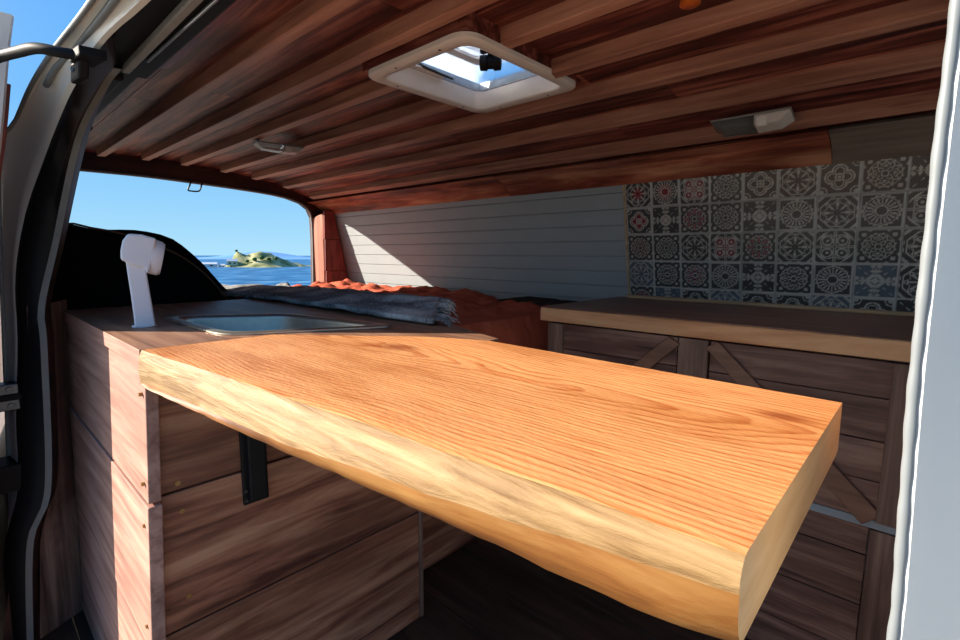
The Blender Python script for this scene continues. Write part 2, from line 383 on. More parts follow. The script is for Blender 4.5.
def house(a, c, w, d, h, wall, lab):
    p = island_pt(a, c); z = SEA - .3 + isl_h(p.x, p.y) - .4
    t = thing('house', (p.x, p.y, z), lab, 'house', 'houses on the far shore'); b = MB()
    P = lambda u, v, q: (p.x + ax1.x * u + ax2.x * v, p.y + ax1.y * u + ax2.y * v, z + q)
    b.hexa([P(-w, -d, 0), P(w, -d, 0), P(w, d, 0), P(-w, d, 0)], [P(-w, -d, h), P(w, -d, h), P(w, d, h), P(-w, d, h)]); b.build('wall', wall, t)
    b = MB(); e = 1.08; b.add([P(-w * e, -d * e, h), P(w * e, -d * e, h), P(w * e, d * e, h), P(-w * e, d * e, h), P(-w * e, 0, h * 1.5), P(w * e, 0, h * 1.5)],
          [(0, 1, 5, 4), (2, 3, 4, 5), (0, 4, 3), (1, 2, 5), (3, 2, 1, 0)]); b.build('roof', M['roof'], t)
    for s in (-1, 1):
        for k in (-.45, .45):
            b = MB(); v0 = s * d; b.hexa([P(w * (k - .18), v0 * .99, h * .35), P(w * (k + .18), v0 * .99, h * .35), P(w * (k + .18), v0 * 1.02, h * .35), P(w * (k - .18), v0 * 1.02, h * .35)],
                           [P(w * (k - .18), v0 * .99, h * .75), P(w * (k + .18), v0 * .99, h * .75), P(w * (k + .18), v0 * 1.02, h * .75), P(w * (k - .18), v0 * 1.02, h * .75)])
            b.build('window', M['pane'], t)
house(20, -19, 4.2, 3, 4.0, M['house_y'], 'cream house on the shore at the left foot of the grassy knoll')
house(40, -12, 7, 4, 3.0, M['house_w'], 'long low white house with pale roof at the left end of the shore')
house(29, -14, 2.6, 2.4, 2.4, M['house_w'], 'small white house between the long low house and the cream one')
random.seed(3)
def tree(a, c, r, lab):
    p = island_pt(a, c); z = SEA - .3 + isl_h(p.x, p.y)
    t = thing('tree', (p.x, p.y, z), lab, 'tree', 'trees on the knoll')
    b = MB(); b.tube([(p.x, p.y, z - .5), (p.x, p.y, z + r * .7)], r * .12, 6); b.build('trunk', M['rock'], t)
    b = MB(); rings = []
    for i in range(1, 8):
        th = math.pi * i / 8
        rings.append([(p.x + r * math.sin(th) * math.cos(f) * (1 + .3 * noise.noise(Vector((f * 2, i, a)))), p.y + r * math.sin(th) * math.sin(f) * (1 + .3 * noise.noise(Vector((f * 2, i, a + 3)))), z + r * (.95 - .85 * math.cos(th))) for f in [2 * math.pi * k / 10 for k in range(10)]])
    b.loft(rings); b.build('crown', M['tree'], t, smooth=True)
for (a, c, r), wh in zip(((8, -21, 1.7), (2, -23, 2.0), (-4, -22, 2.2), (-10, -22, 1.9), (-16, -20, 1.6)), ('leftmost of the row', 'second from the left', 'in the middle of the row', 'second from the right', 'rightmost of the row')):
    tree(a, c, r, 'small dark tree on the grassy knoll slope, ' + wh)
tree(17, -2, 1.3, 'tall tree on top of the smaller left hump of the shore')
# ================================================================== interior geometry constants
ZT = -.16                                  # worktop and slab top
FL = -1.02                                 # floor
def wy(z): return 1.835 - .21 * z          # far wall leans in towards the roof
# ------------------------------------------------------------------ floor, walls
b = MB()
for k in range(13):
    y0 = -.01 + k * .15; b.box(-3.1, 1.1, y0, y0 + .147, FL - .03, FL)
struct(b.build('floor', M['floor'], bevel=.002))
def lean_panel(b, x0, x1, z0, z1, t=.02, front=0.0, m=0):
    a = [(x0, wy(z0) - front, z0), (x1, wy(z0) - front, z0), (x1, wy(z1) - front, z1), (x0, wy(z1) - front, z1)]
    c = [(p[0], p[1] + t, p[2]) for p in a]
    b.hexa(a, c, m)
b = MB()                                    # grey tongue-and-groove lining: boards with grooves
zz = .30
while zz > -1.0:
    lean_panel(b, -3.1, -.88, zz - .0585, zz, .012); zz -= .061
lean_panel(b, -3.1, 1.1, -1.05, .46, .03, -.011)
wb = b.build('wall_back', M['wall_grey'], bevel=.0012); struct(wb)
# rear wall: top rail follows the roof arc, right pillar, sill
ARC_Y = [.20, .36, .52, .70, .874, 1.07, 1.24, 1.425, 1.60, 1.70, 1.76]
ARC_Z = [.425, .445, .456, .464, .462, .451, .432, .403, .356, .312, .275]
def arc(y): return ipl(y, ARC_Y, ARC_Z)
AP = [(.10, -.26), (.10, .30), (.14, .36), (.20, .385), (.45, .387), (.70, .388), (.945, .380), (1.15, .371), (1.356, .357), (1.46, .342), (1.546, .318), (1.595, .285), (1.618, .235), (1.622, .10), (1.614, -.22), (1.614, -.26)]
b = MB()
AP = [(y * 1.0333, z * 1.0333) for y, z in AP]
n = len(AP)
ys = [p[0] for p in AP]
outer = []
for (y, z) in AP:
    if z > .345 or y > .21 and z > .25: outer.append((max(min(y, 1.66), .1), .50))
    elif y < .21: outer.append((.02, z))
    else: outer.append((1.97, z))
outer[12] = (1.97, .50)
for i in range(n - 1):
    a0, a1, o0, o1 = AP[i], AP[i + 1], outer[i], outer[i + 1]
    b.hexa([(-3.1, a0[0], a0[1]), (-3.1, a1[0], a1[1]), (-3.1, o1[0], o1[1]), (-3.1, o0[0], o0[1])],
           [(-3.13, a0[0], a0[1]), (-3.13, a1[0], a1[1]), (-3.13, o1[0], o1[1]), (-3.13, o0[0], o0[1])])
struct(b.build('wall_rear', M['dark_rail']))
b = MB(); b.box(-3.10, -3.0, .02, 1.84, -1.05, -.262); struct(b.build('trim_1', M['black'], bevel=.004))
# reveal post and inner boards on the right of the rear opening
b = MB(); b.hexa([(-3.098, 1.670, -.26), (-3.0, 1.695, -.26), (-3.0, 1.74, -.26), (-3.098, 1.74, -.26)], [(-3.098, 1.676, .235), (-3.0, 1.702, .268), (-3.0, 1.74, .268), (-3.098, 1.74, .235)])
struct(b.build('trim_2', M['pale_post'], bevel=.003))
b = MB()
for z0, z1 in ((-.26, -.115), (-.113, .095), (.097, .285)):
    b.hexa([(-2.985, 1.699, z0), (-2.965, wy(z0) - .012, z0), (-2.998, wy(z0) - .012, z0), (-2.998, 1.699, z0)], [(-2.985, 1.705, z1), (-2.965, wy(z1) - .012, z1), (-2.998, wy(z1) - .012, z1), (-2.998, 1.705, z1)])
struct(b.build('trim_3', M['red_post'], bevel=.003))
b = MB(); b.tube([(-3.095, y, z) for y, z in [(p.x, p.y) for p in [Vector((q.x, q.y)) for q in resample([(y, z, 0) for y, z in AP[1:-1]], 60)]]], .007, 8)
struct(b.build('trim_4', M['paint_edge'], smooth=True))
# outer body skin at the rear and far side
b = MB(); b.box(-3.12, 1.12, 1.96, 1.98, -1.1, .42); struct(b.build('wall_outer', M['paint']))
b = MB(); b.box(1.10, 1.13, .1, 1.96, -1.1, -.22); b.box(1.10, 1.13, .1, 1.96, .36, .5); b.box(1.10, 1.13, .1, .35, -.22, .36); b.box(1.10, 1.13, 1.74, 1.96, -.22, .36); struct(b.build('wall_front', M['wall_grey']))  # unseen front wall, its opening shaped to let light in
# ------------------------------------------------------------------ ceiling boards with the skylight hole
SX0, SX1, SY0, SY1 = -1.096, -.777, .797, 1.177
b = MB()
NB = 44
yy = [lerp(.30, 1.76, i / NB) for i in range(NB + 1)]
HB = .036
def crow(x0, x1, y0, y1):
    b.hexa([(x0, y0, arc(y0) + HB), (x1, y0, arc(y0) + HB), (x1, y1, arc(y1) + HB), (x0, y1, arc(y1) + HB)],
           [(x0, y0, .505), (x1, y0, .505), (x1, y1, .505), (x0, y1, .505)])
cuts = [.30, .43, .56, .69, .797, .875, .97, 1.07, 1.12, 1.177, 1.30, 1.42, 1.52, 1.62, 1.70, 1.76]
cuts2 = sorted(cuts)
for y0, y1 in zip(cuts2, cuts2[1:]):
    if y0 >= SY0 - 1e-6 and y1 <= SY1 + 1e-6:
        crow(-3.1, SX0, y0, y1 - .002); crow(SX1, 1.1, y0, y1 - .002)
    else:
        xs = [-3.1, random.uniform(-2.2, -1.4), random.uniform(-.9, -.2), 1.1]
        for a0, a1 in zip(xs, xs[1:]): crow(a0, a1 - .002, y0, y1 - .002)
struct(b.build('ceiling', M['ceil_board']))
b = MB()                                    # roof skin with the same hole
for (x0, x1, y0, y1) in ((-3.16, SX0, .27, 1.97), (SX1, 1.12, .27, 1.97), (SX0, SX1, .27, SY0), (SX0, SX1, SY1, 1.97)):
    b.box(x0, x1, y0, y1, .506, .53)
struct(b.build('roof', M['paint']))
# battens
ti = 10
for yb in (.535, .715, .888, 1.083, 1.252, 1.436, 1.607):
    z = arc(yb); sl = (arc(yb + .02) - arc(yb - .02)) / .04
    segs = [(-2.97, 1.09)]
    if SY0 - .03 < yb < SY1: segs = [(-2.97, SX0 - .02), (SX1 + .02, 1.09)]
    b = MB(); hw = .0165
    for x0, x1 in segs:
        p = lambda x, dy, dz: (x, yb + dy - sl * dz, z + sl * dy + dz)
        b.hexa([p(x0, -hw, 0), p(x1, -hw, 0), p(x1, hw, 0), p(x0, hw, 0)], [p(x0, -hw, HB + .004), p(x1, -hw, HB + .004), p(x1, hw, HB + .004), p(x0, hw, HB + .004)])
    struct(b.build('trim_%d' % ti, M['batten'], bevel=.0025)); ti += 1
b = MB()                                    # wooden packing frame the roof vent is screwed to
for (x0, x1, y0, y1) in ((-1.122, SX0 - .001, .764, 1.21), (SX1 + .001, -.751, .764, 1.21), (SX0 - .001, SX1 + .001, .764, SY0 - .001), (SX0 - .001, SX1 + .001, SY1 + .001, 1.21)):
    b.box(x0, x1, y0, y1, .4635, .504)
struct(b.build('trim_%d' % ti, M['ceil_board'])); ti += 1
# cove boards between ceiling and far wall
b = MB()
CX = [-3.1, -1.455, -.245, 1.09]
prof = [(1.645, .338), (1.70, .322), (1.745, .296), (1.770, .266)]
for x0, x1 in zip(CX, CX[1:]):
    pr = prof
    ring = lambda x: [(x, y, z) for y, z in pr] + [(x, y + .022, z + .012) for y, z in reversed(pr)]
    if x0 == CX[-2]: struct(b.build('trim_%d' % ti, M['cove'], bevel=.001)); ti += 1; b = MB()
    b.loft([ring(x0 + .001), ring(x1 - .001)])
struct(b.build('trim_%d' % ti, M['cove_grey'], bevel=.001)); ti += 1
# wall on the door side behind the pillar (leans in towards the roof)
WY = [(-1.05, .02), (-.73, .075), (-.6, .12), (-.24, .145), (-.137, .150), (.022, .19), (.264, .243), (.36, .275), (.40, .30), (.47, .34)]
b = MB()
ring = lambda x: [(x, y - .004, z) for z, y in WY] + [(x, y - .034, z) for z, y in reversed(WY)]
b.loft([ring(-3.1), ring(-1.64)]); struct(b.build('wall_left', M['dark_rail']))
b = MB(); rows_ = []
for z in [lerp(FL + .002, -.13, k / 20) for k in range(21)]:
    y = ipl(z, [-1.1, -.99, -.73, -.6, -.243, -.137], [.035, .04, .063, .108, .131, .136]) + .028
    rows_.append([(-1.648, y, z), (ipl(z, [-.8, -.4], [-1.70, -1.775]), .205 + (z + .17) * .049 - .002, z), (-1.778, .205 + (z + .17) * .049 + .004, z), (-1.668, y - .002, z)])
b.loft(rows_); struct(b.build('trim_30', M['cab_v'], auto=.5))
# ================================================================== van body round the side door
van = thing('van_body', (-1.7, .1, -1.05), 'pale grey painted metal frame of the van around the open side door', 'van')
E_ = [(-1.74, .02, -1.1), (-1.74, .05, -.6), (-1.74, .075, -.2), (-1.73, .09, .05), (-1.70, .107, .247), (-1.65, .137, .314), (-1.5, .154, .36), (-1.3, .17, .384), (-1.0, .19, .395), (-.5, .2, .40), (.12, .2, .40)]
SL = [(-1.66, .015, -1.1), (-1.66, .018, -.78), (-1.66, .06, -.6), (-1.67, .074, -.42), (-1.68, .095, -.22), (-1.68, .105, -.062), (-1.65, .133, .088), (-1.58, .172, .217), (-1.48, .197, .30), (-1.325, .207, .34), (-1.10, .222, .37), (-.91, .243, .38), (-.5, .26, .385), (.12, .26, .385)]
TL = [(-1.62, .035, -1.1), (-1.62, .04, -.99), (-1.62, .063, -.73), (-1.62, .108, -.6), (-1.62, .131, -.243), (-1.63, .136, -.137), (-1.62, .175, .022), (-1.53, .226, .264), (-1.40, .26, .363), (-1.28, .265, .378)]
def ribbon(b, rows, off, n=60, m=0):
    R = [resample(r, n) for r in rows]; off = Vector(off)
    rings = [[r[i] for r in R] + [r[i] + off for r in reversed(R)] for i in range(n)]
    b.loft(rings, True, True, m)
def between(A, B, t, push=(0, 0, 0), n=60):
    A = resample(A, n); B = resample(B, n)
    return [a.lerp(c, t) + Vector(push) for a, c in zip(A, B)]
b = MB()
ribbon(b, [E_, between(E_, SL, .18, (-.012, 0, .006)), between(E_, SL, .5, (-.012, 0, .006)), between(E_, SL, .75), between(E_, SL, .8, (.006, 0, -.003)), SL], (-.05, .02, .03))
b.build('door_jamb', M['paint'], van, auto=.6)
b = MB(); b.tube(resample(E_, 70), .0045, 8); b.build('outer_edge', M['paint_edge'], van, smooth=True)
b = MB(); b.tube(resample([(-1.42, .172, .352), (-1.34, .182, .372), (-1.2, .20, .384), (-.8, .215, .392), (.1, .22, .392)], 40), .006, 8)
b.build('roof_gutter', M['paint_edge'], van, smooth=True)
# black rubber seal round the pillar and black header above the door
b = MB()
SLp = SL[:10]; TLp = TL
ribbon(b, [[(p[0] - .0, p[1], p[2]) for p in SL[:11]], between(SL[:11], TL, .3, (.012, -.004, -.004)), between(SL[:11], TL, .7, (.010, 0, -.004)), TL], (-.03, .015, .02))
b.build('rubber_seal', M['rubber'], van, auto=.8)
b = MB(); ribbon(b, [TL, [(p[0] + .003, p[1] + .013, p[2]) for p in TL]], (-.02, .0, .01)); b.build('inner_trim_strip', M['grey_trim'], van, auto=.6)
b = MB(); ribbon(b, [[(p[0] + .002, p[1] + .013, p[2]) for p in TL], [(p[0] - .03, p[1] + .030 - .008 * (p[2] > .3), p[2] + .01) for p in TL]], (-.02, .0, .01)); b.build('lining_edge', M['dark_rail'], van, auto=.6)
b = MB(); b.hexa([(-1.36, .235, .392), (.12, .235, .392), (.12, .345, .392), (-1.36, .345, .392)], [(-1.36, .255, .505), (.12, .255, .505), (.12, .345, .505), (-1.36, .345, .505)]); b.box(-3.0, -1.358, .255, .335, .40, .505); b.box(-1.72, -1.358, .205, .30, .378, .415); b.box(-1.72, -1.56, .195, .27, .30, .415); b.box(-1.358, .12, .215, .245, .402, .425); b.build('header', M['black'], van, bevel=.006)
b = MB(); b.box(-1.30, .12, .283, .297, .378, .393); b.build('door_track', M['grey_trim'], van, bevel=.003)
b = MB(); b.tube([(-1.22, .312, .389), (.1, .328, .389)], .003, 8); b.build('header_wire', M['paint_edge'], van, smooth=True)
b = MB(); b.hexa([(-1.35, .335, .405), (.12, .345, .405), (.12, .395, .428), (-1.35, .39, .428)], [(-1.35, .335, .43), (.12, .345, .43), (.12, .395, .45), (-1.35, .39, .45)])
struct(b.build('trim_%d' % ti, M['ceil_board'], bevel=.002)); ti += 1
# striker plate and black band on the jamb
b = MB(); b.box(-1.70, -1.655, .040, .086, -.392, -.325); sp_ = b.build('striker_plate', M['zinc'], van, bevel=.003)
b = MB(); b.box(-1.70, -1.648, .036, .09, -.366, -.35); b.build('latch_slot', M['black'], sp_, bevel=.003)
for zz in (-.338, -.379):
    b = MB(); b.disc((-1.657, .068, zz), (1, 0, 0), .007, .006); b.build('screw', M['zinc'], sp_, bevel=.001)
b = MB(); b.box(-1.74, -1.65, .00, .075, -.60, -.53); b.build('lower_band', M['black'], van, bevel=.005)
plean = lambda z: ipl(z, [-1.1, -.17, -.06, .05, .4], [.0, 0, -.004, -.0055, -.006])
# front pillar with spot-welded flange
b = MB()
pts = []
PX, PY = .0015, .30
prof2 = [(PX, PY), (PX + .0012, PY - .0045), (PX + .0042, PY - .005), (PX + .0055, PY - .003), (PX + .012, PY + .006), (PX + .06, PY + .062), (PX + .14, PY + .14), (PX + .14, PY + .19), (PX + .05, PY + .12), (PX + .006, PY + .03), (PX + .003, PY + .006)]
rings = []
for i in range(41):
    z = lerp(-1.1, .40, i / 40); ln = plean(z)
    rings.append([(x + ln, y, z) for x, y in prof2])
b.loft(rings); b.build('front_pillar', M['paint'], van, auto=.7)
b = MB()
rings = []
for i in range(240):
    z = lerp(-.45, .40, i / 239); w = .0024 + .00016 * math.sin(i * 1.1) + .00012 * math.sin(i * .37); ln = plean(z)
    rings.append([(PX + ln + .001 + w * math.cos(t), PY - .004 + w * math.sin(t), z) for t in [2 * math.pi * k / 10 for k in range(10)]])
b.loft(rings); b.build('weld_seam', M['paint_edge'], van, smooth=True)
b = MB(); b.box(.006, .030, .62, .66, -.62, .05); struct(b.build('trim_%d' % ti, M['counter'], bevel=.003)); ti += 1
b = MB(); b.box(.135, 1.1, .45, .47, -1.1, -.2); b.box(.135, .3, .45, .47, -.2, .5); b.box(.3, 1.1, .45, .47, .34, .5); struct(b.build('wall_side', M['paint']))
# roller arm of the sliding door
arm = thing('door_roller_arm', (-1.15, .2, .35), 'bent black metal arm joining the door header to the open sliding door', 'door arm')
b = MB(); b.tube(resample([(-1.34, .070, .347), (-1.32, .096, .362), (-1.26, .1185, .362), (-1.20, .138, .358), (-1.165, .165, .350), (-1.15, .195, .348)], 28), .0095, 10); b.build('arm', M['black'], arm, smooth=True)
b = MB(); b.hexa([(-1.175, .178, .338), (-1.12, .184, .340), (-1.12, .225, .341), (-1.175, .215, .339)], [(-1.175, .178, .358), (-1.12, .184, .357), (-1.12, .225, .359), (-1.175, .215, .359)]); br = b.build('bracket', M['black'], arm, bevel=.003)
b = MB(); b.hexa([(-1.205, .180, .310), (-1.165, .188, .314), (-1.165, .204, .314), (-1.205, .196, .310)], [(-1.185, .180, .340), (-1.145, .188, .342), (-1.145, .204, .342), (-1.185, .196, .340)]); b.build('roller', M['black'], br, bevel=.004)
b = MB(); b.disc((-1.165, .181, .325), (1, -1, 0), .003, .003); b.build('bolt', M['zinc'], br)
# sliding door, slid open along the outside
door = thing('sliding_door', (-1.4, .02, -1.0), 'open sliding side door, only its front edge in view at the top left', 'van door')
DI = [(-1.36, .131, .458), (-1.38, .121, .40), (-1.41, .091, .198), (-1.44, .050, 0), (-1.46, .018, -.3), (-1.47, -.02, -.8), (-1.47, -.05, -1.1)]
DI = [tuple(v) for v in resample(DI, 26)]
b = MB(); rings = []
for x, y, z in DI: rings.append([(x - .010, y - .002, z), (x, y - .006, z), (x, y - .026, z), (x - .06, y - .032, z), (x - 1.1, y - .045, z), (x - 1.1, y - .02, z), (x - .05, y - .012, z)])
b.loft(rings); b.build('door_skin', M['paint'], door, auto=.6)
b = MB(); rings = []
for x, y, z in DI[2:]: rings.append([(x - .014, y - .012, z), (x - .014, y + .004, z), (x - .9, y + .004, z), (x - .9, y - .012, z)])
b.loft(rings); b.build('inner_lining', M['red_post'], door, bevel=.002)
# ================================================================== kitchen unit by the door
kit = thing('kitchen_cabinet', (-1.3, .5, FL), 'reddish brown plank kitchen cabinet standing beside the side door under the sink', 'cabinet')
def ky(z): return .205 + (z + .17) * .049
b = MB()
for (z0, z1, dx) in ((-.432, -.192, .000), (-.702, -.436, .006), (FL + .004, -.706, .002)):
    x1 = -.957 + dx
    b.hexa([(-1.78, ky(z0) - dx * .4, z0), (x1, ky(z0) - dx * .4, z0), (x1, ky(z0) + .02, z0), (-1.78, ky(z0) + .02, z0)],
           [(-1.78, ky(z1) - dx * .4, z1), (x1, ky(z1) - dx * .4, z1), (x1, ky(z1) + .02, z1), (-1.78, ky(z1) + .02, z1)])
side = b.build('side_panel', M['side_boards'], kit, bevel=.0022)
for x, z in ((-.975, -.24), (-.977, -.40), (-.974, -.475), (-.976, -.665), (-.976, -.75)):
    b = MB(); b.disc((x, ky(z) - .0055, z), (0, 1, 0), .0035, .006); b.build('screw', M['brass'], side)
b = MB()
for (z0, z1) in ((-.428, -.20), (-.698, -.432), (-.962, -.702), (FL + .004, -.966)):
    b.hexa([(-.992, ky(z0) + .0205, z0), (-.972, ky(z0) + .0205, z0), (-.972, .806, z0), (-.992, .806, z0)], [(-.992, ky(z1) + .0205, z1), (-.972, ky(z1) + .0205, z1), (-.972, .806, z1), (-.992, .806, z1)])
endp = b.build('end_panel', M['end_boards'], kit, bevel=.002)
for y, z in ((.232 + .01, -.415), (.245, -.47), (.245, -.64), (.77, -.46), (.77, -.66)):
    b = MB(); b.disc((-.9735, y, z), (1, 0, 0), .0045, .003); b.build('screw', M['brass'], endp)
b = MB(); b.box(-.995, -.968, .807, .818, FL + .004, -.20); b.build('corner_strip', M['cab_v'], kit, bevel=.002)
b = MB(); b.box(-1.78, -.992, .80, .818, FL + .004, -.20); b.build('back_panel', M['end_boards'], kit, bevel=.002)
# worktop with the cut-out for the sink (ring of quads between outline and hole)
S4 = [(-1.395, .335), (-1.000, .343), (-.850, .662), (-1.235, .592)]
def round_poly(P, r, n=7):
    out = []
    for i in range(len(P)):
        p0, p1, p2 = Vector(P[i - 1]), Vector(P[i]), Vector(P[(i + 1) % len(P)])
        d0 = (p0 - p1).normalized(); d2 = (p2 - p1).normalized()
        a = p1 + d0 * r; c = p1 + d2 * r
        for k in range(n + 1):
            t = k / n; out.append(tuple((1 - t) ** 2 * a + 2 * t * (1 - t) * p1 + t * t * c))
    return out
def inset(P, d):
    c = Vector((sum(p[0] for p in P) / len(P), sum(p[1] for p in P) / len(P))); out = []
    for i in range(len(P)):
        p0, p1, p2 = Vector(P[i - 1]), Vector(P[i]), Vector(P[(i + 1) % len(P)])
        e0 = (p1 - p0).normalized(); e1 = (p2 - p1).normalized(); n0 = Vector((-e0.y, e0.x)); n1 = Vector((-e1.y, e1.x))
        m = (n0 + n1).normalized(); out.append(tuple(p1 + m * (d / max(m.dot(n0), .3))))
    return out
hole = inset(S4, .012)
OUT = [(-1.78, .199), (-.957, .199), (-.957, .42), (-.722, .622), (-.60, .674), (-.60, .70), (-.93, .82), (-1.78, .82)]
wt = thing('worktop', (-1.3, .5, ZT), 'brown wooden worktop around the sink, beside the white tap', 'worktop')
import bmesh
def plate_with_hole(outer, hole, z0, z1):
    me = bpy.data.meshes.new('tmp'); bm = bmesh.new()
    def loop(P):
        vs = [bm.verts.new((p[0], p[1], z1)) for p in P]; return [bm.edges.new((vs[i], vs[(i + 1) % len(vs)])) for i in range(len(vs))]
    ed = loop(outer) + (loop(hole) if hole else [])
    bmesh.ops.triangle_fill(bm, use_beauty=True, use_dissolve=False, edges=ed)
    r = bmesh.ops.extrude_face_region(bm, geom=bm.faces[:])
    vs = [e for e in r['geom'] if isinstance(e, bmesh.types.BMVert)]; bmesh.ops.translate(bm, vec=(0, 0, z0 - z1), verts=vs)
    b = MB(); bm.verts.index_update(); b.add([v.co[:] for v in bm.verts], [[v.index for v in f.verts] for f in bm.faces]); bm.free(); bpy.data.meshes.remove(me)
    return b
b = plate_with_hole(OUT, round_poly(hole, .05), ZT - .030, ZT); b.build('top', M['worktop'], wt)
b = MB(); b.box(-1.78, -.957, .1985, .203, ZT - .03, ZT - .0005); b.build('edge_strip', M['side_boards'], wt, bevel=.001)
# sink
sk = thing('sink', (-1.1, .5, ZT), 'stainless steel sink let into the brown worktop beside the white tap', 'sink')
b = MB(); zc = ZT + .001
r0 = round_poly(S4, .055); r1 = round_poly(inset(S4, .008), .052); r2 = round_poly(inset(S4, .020), .048); r3 = round_poly(inset(S4, .026), .045)
L = lambda P, z: [(p[0], p[1], z) for p in P]
b.loft([L(r0, zc), L(r0, zc + .003), L(r1, zc + .0055), L(r2, zc + .004), L(r3, zc - .004), L(r3, zc - .008), L(r0, zc - .0002)], True, False); b.build('rim', M['steel'], sk, auto=.9)
b = MB(); r4 = round_poly(inset(S4, .034), .045); r5 = round_poly(inset(S4, .055), .045)
b.loft([L(r3, zc - .003), L(r4, zc - .10), L(r5, zc - .125), L(round_poly(inset(S4, .11), .02), zc - .13)], True, False)
q = L(round_poly(inset(S4, .11), .02), zc - .13); b.add(q, [tuple(range(len(q)))]); b.build('basin', M['steel'], sk, auto=.9)
b = MB(); cxy = (sum(p[0] for p in S4) / 4, sum(p[1] for p in S4) / 4); b.disc((cxy[0], cxy[1], zc - .13), (0, 0, 1), .03, .004, 24); b.build('drain', M['zinc'], sk, bevel=.001)
# tap
fc = thing('tap', (-1.262, .276, ZT), 'white plastic tap standing on the worktop at the left of the sink', 'tap')
U = Vector((.203, .979, 0)) * .84; V = Vector((-.979, .203, 0)); F0 = Vector((-1.262, .276, ZT))
def fp(u, d, w): return F0 + U * u + V * d + Vector((0, 0, w))
k_ = .98
b = MB(); rings = []
for w, u0, u1, dd in ((0, -.021, .0235, .021), (.03, -.0215, .0215, .0205), (.075, -.0235, .0175, .0195), (.12, -.0265, .0135, .019), (.15, -.028, .016, .018)):
    rings.append([fp(u0, -dd, w), fp(u1, -dd, w), fp(u1, dd, w), fp(u0, dd, w)])
b.loft(rings); b.build('column', M['faucet'], fc, bevel=.004, seg=3)
hd = [(-.0375, .146), (-.036, .165), (-.030, .186), (-.018, .2), (.010, .199), (.0405, .191), (.034, .165), (.024, .130), (.015, .114), (.010, .128), (-.014, .134)]
b = MB(); b.prism([fp(u, -.027, w) for u, w in hd], V * .054); head = b.build('head', M['faucet'], fc, bevel=.006, seg=3)
b = MB()      # ribbed spout cap: a short drum on the sloping face of the head
c0 = Vector((.028, .1525)); ax = Vector((.965, -.262)); pr = Vector((.262, .965))
rings = []
for d, r in ((-.002, .036), (.0, .038), (.018, .037), (.024, .033)):
    rings.append([fp((c0 + ax * d + pr * r * (1 + .02 * (k % 2)) * math.sin(t)).x, r * .72 * (1 + .02 * (k % 2)) * math.cos(t), (c0 + ax * d + pr * r * (1 + .02 * (k % 2)) * math.sin(t)).y) for k, t in [(k, 2 * math.pi * k / 48) for k in range(48)]])
b.loft(rings); b.build('spout_cap', M['faucet'], head, auto=.5)
b = MB(); b.disc(F0, (0, 0, 1), .0235, .003, 28); b.build('base', M['faucet'], fc, bevel=.0015)
# ================================================================== live-edge slab table leaf
tb = thing('table_leaf', (-.5, .45, ZT - .055), 'thick live edge orange wood slab table leaf sticking out from the kitchen cabinet', 'table')
xs = [-.955 + (.895) * i / 60 for i in range(61)]
TX = [-.955, -.9, -.70, -.492, -.37, -.245, -.15, -.06]; TY = [.1995, .208, .228, .245, .256, .265, .272, .279]
def back(x): return ipl(x, [-.955, -.954, -.722, -.60, -.06], [.425, .427, .622, .674, .656]) - (.0 if x > -.7 else .002)
rings = []; mid = []
nY = 14
b = MB(); ringN = None
rows = []
for x in xs:
    wob = .003 * noise.noise(Vector((x * 9, 0, 0))) + .0015 * noise.noise(Vector((x * 30, 5, 0)))
    yT = ipl(x, TX, TY) + wob
    zM = ipl(x, [-.955, -.7, -.486, -.22, -.06], [-.214, -.209, -.201, -.189, -.181])
    yM = yT - ipl(x, [-.955, -.7, -.486, -.22, -.06], [.004, .014, .022, .016, .006]) + .002 * noise.noise(Vector((x * 14, 9, 0)))
    yB = ipl(x, [-.955, -.91, -.56, -.29, -.2, -.13, -.06], [.196, .196, .226, .254, .262, .266, .280]) + .003 * noise.noise(Vector((x * 25, 3, 1)))
    zB = ZT - .0595 + .0012 * noise.noise(Vector((x * 40, 3, 7)))
    yb = back(x)
    r = [(x, yT, ZT - .0008), (x, yT + .004, ZT)]
    r += [(x, lerp(yT + .004, yb - .002, k / nY), ZT) for k in range(1, nY + 1)]
    r += [(x, yb, ZT - .002), (x, yb + .006 * (x > -.6), zB + .002), (x, yb - .002, zB), (x, lerp(yb, yB, .5), zB), (x, yB + .003, zB), (x, yB, zB + .002)]
    # lower live face, bright corner, sapwood bevel
    r += [(x, lerp(yB, yM, t) - .003 * math.sin(t * math.pi), lerp(zB, zM, t)) for t in (.33, .66, .93)]
    r += [(x, lerp(yM, yT, t) - .004 * math.sin(t * math.pi), lerp(zM, ZT, t)) for t in (0, .15, .4, .7, .92)]
    rows.append(r)
n = len(rows[0]); vs = [p for r in rows for p in r]
b.v = [tuple(p) for p in vs]
i_low = 2 + nY + 6
for i in range(len(rows) - 1):
    for j in range(n):
        k = (j + 1) % n
        b.f.append([i * n + j, i * n + k, (i + 1) * n + k, (i + 1) * n + j])
        b.m.append(0 if j < 2 + nY else (2 if j < i_low + 3 and j >= i_low - 2 else (1 if j >= i_low + 3 else 0)))
b.f.append(list(range(n - 1, -1, -1))); b.m.append(3)
b.f.append([(len(rows) - 1) * n + j for j in range(n)]); b.m.append(3)
sl = b.build('slab', [M['slab'], M['sap'], M['live'], M['endgrain']], tb, auto=.7)
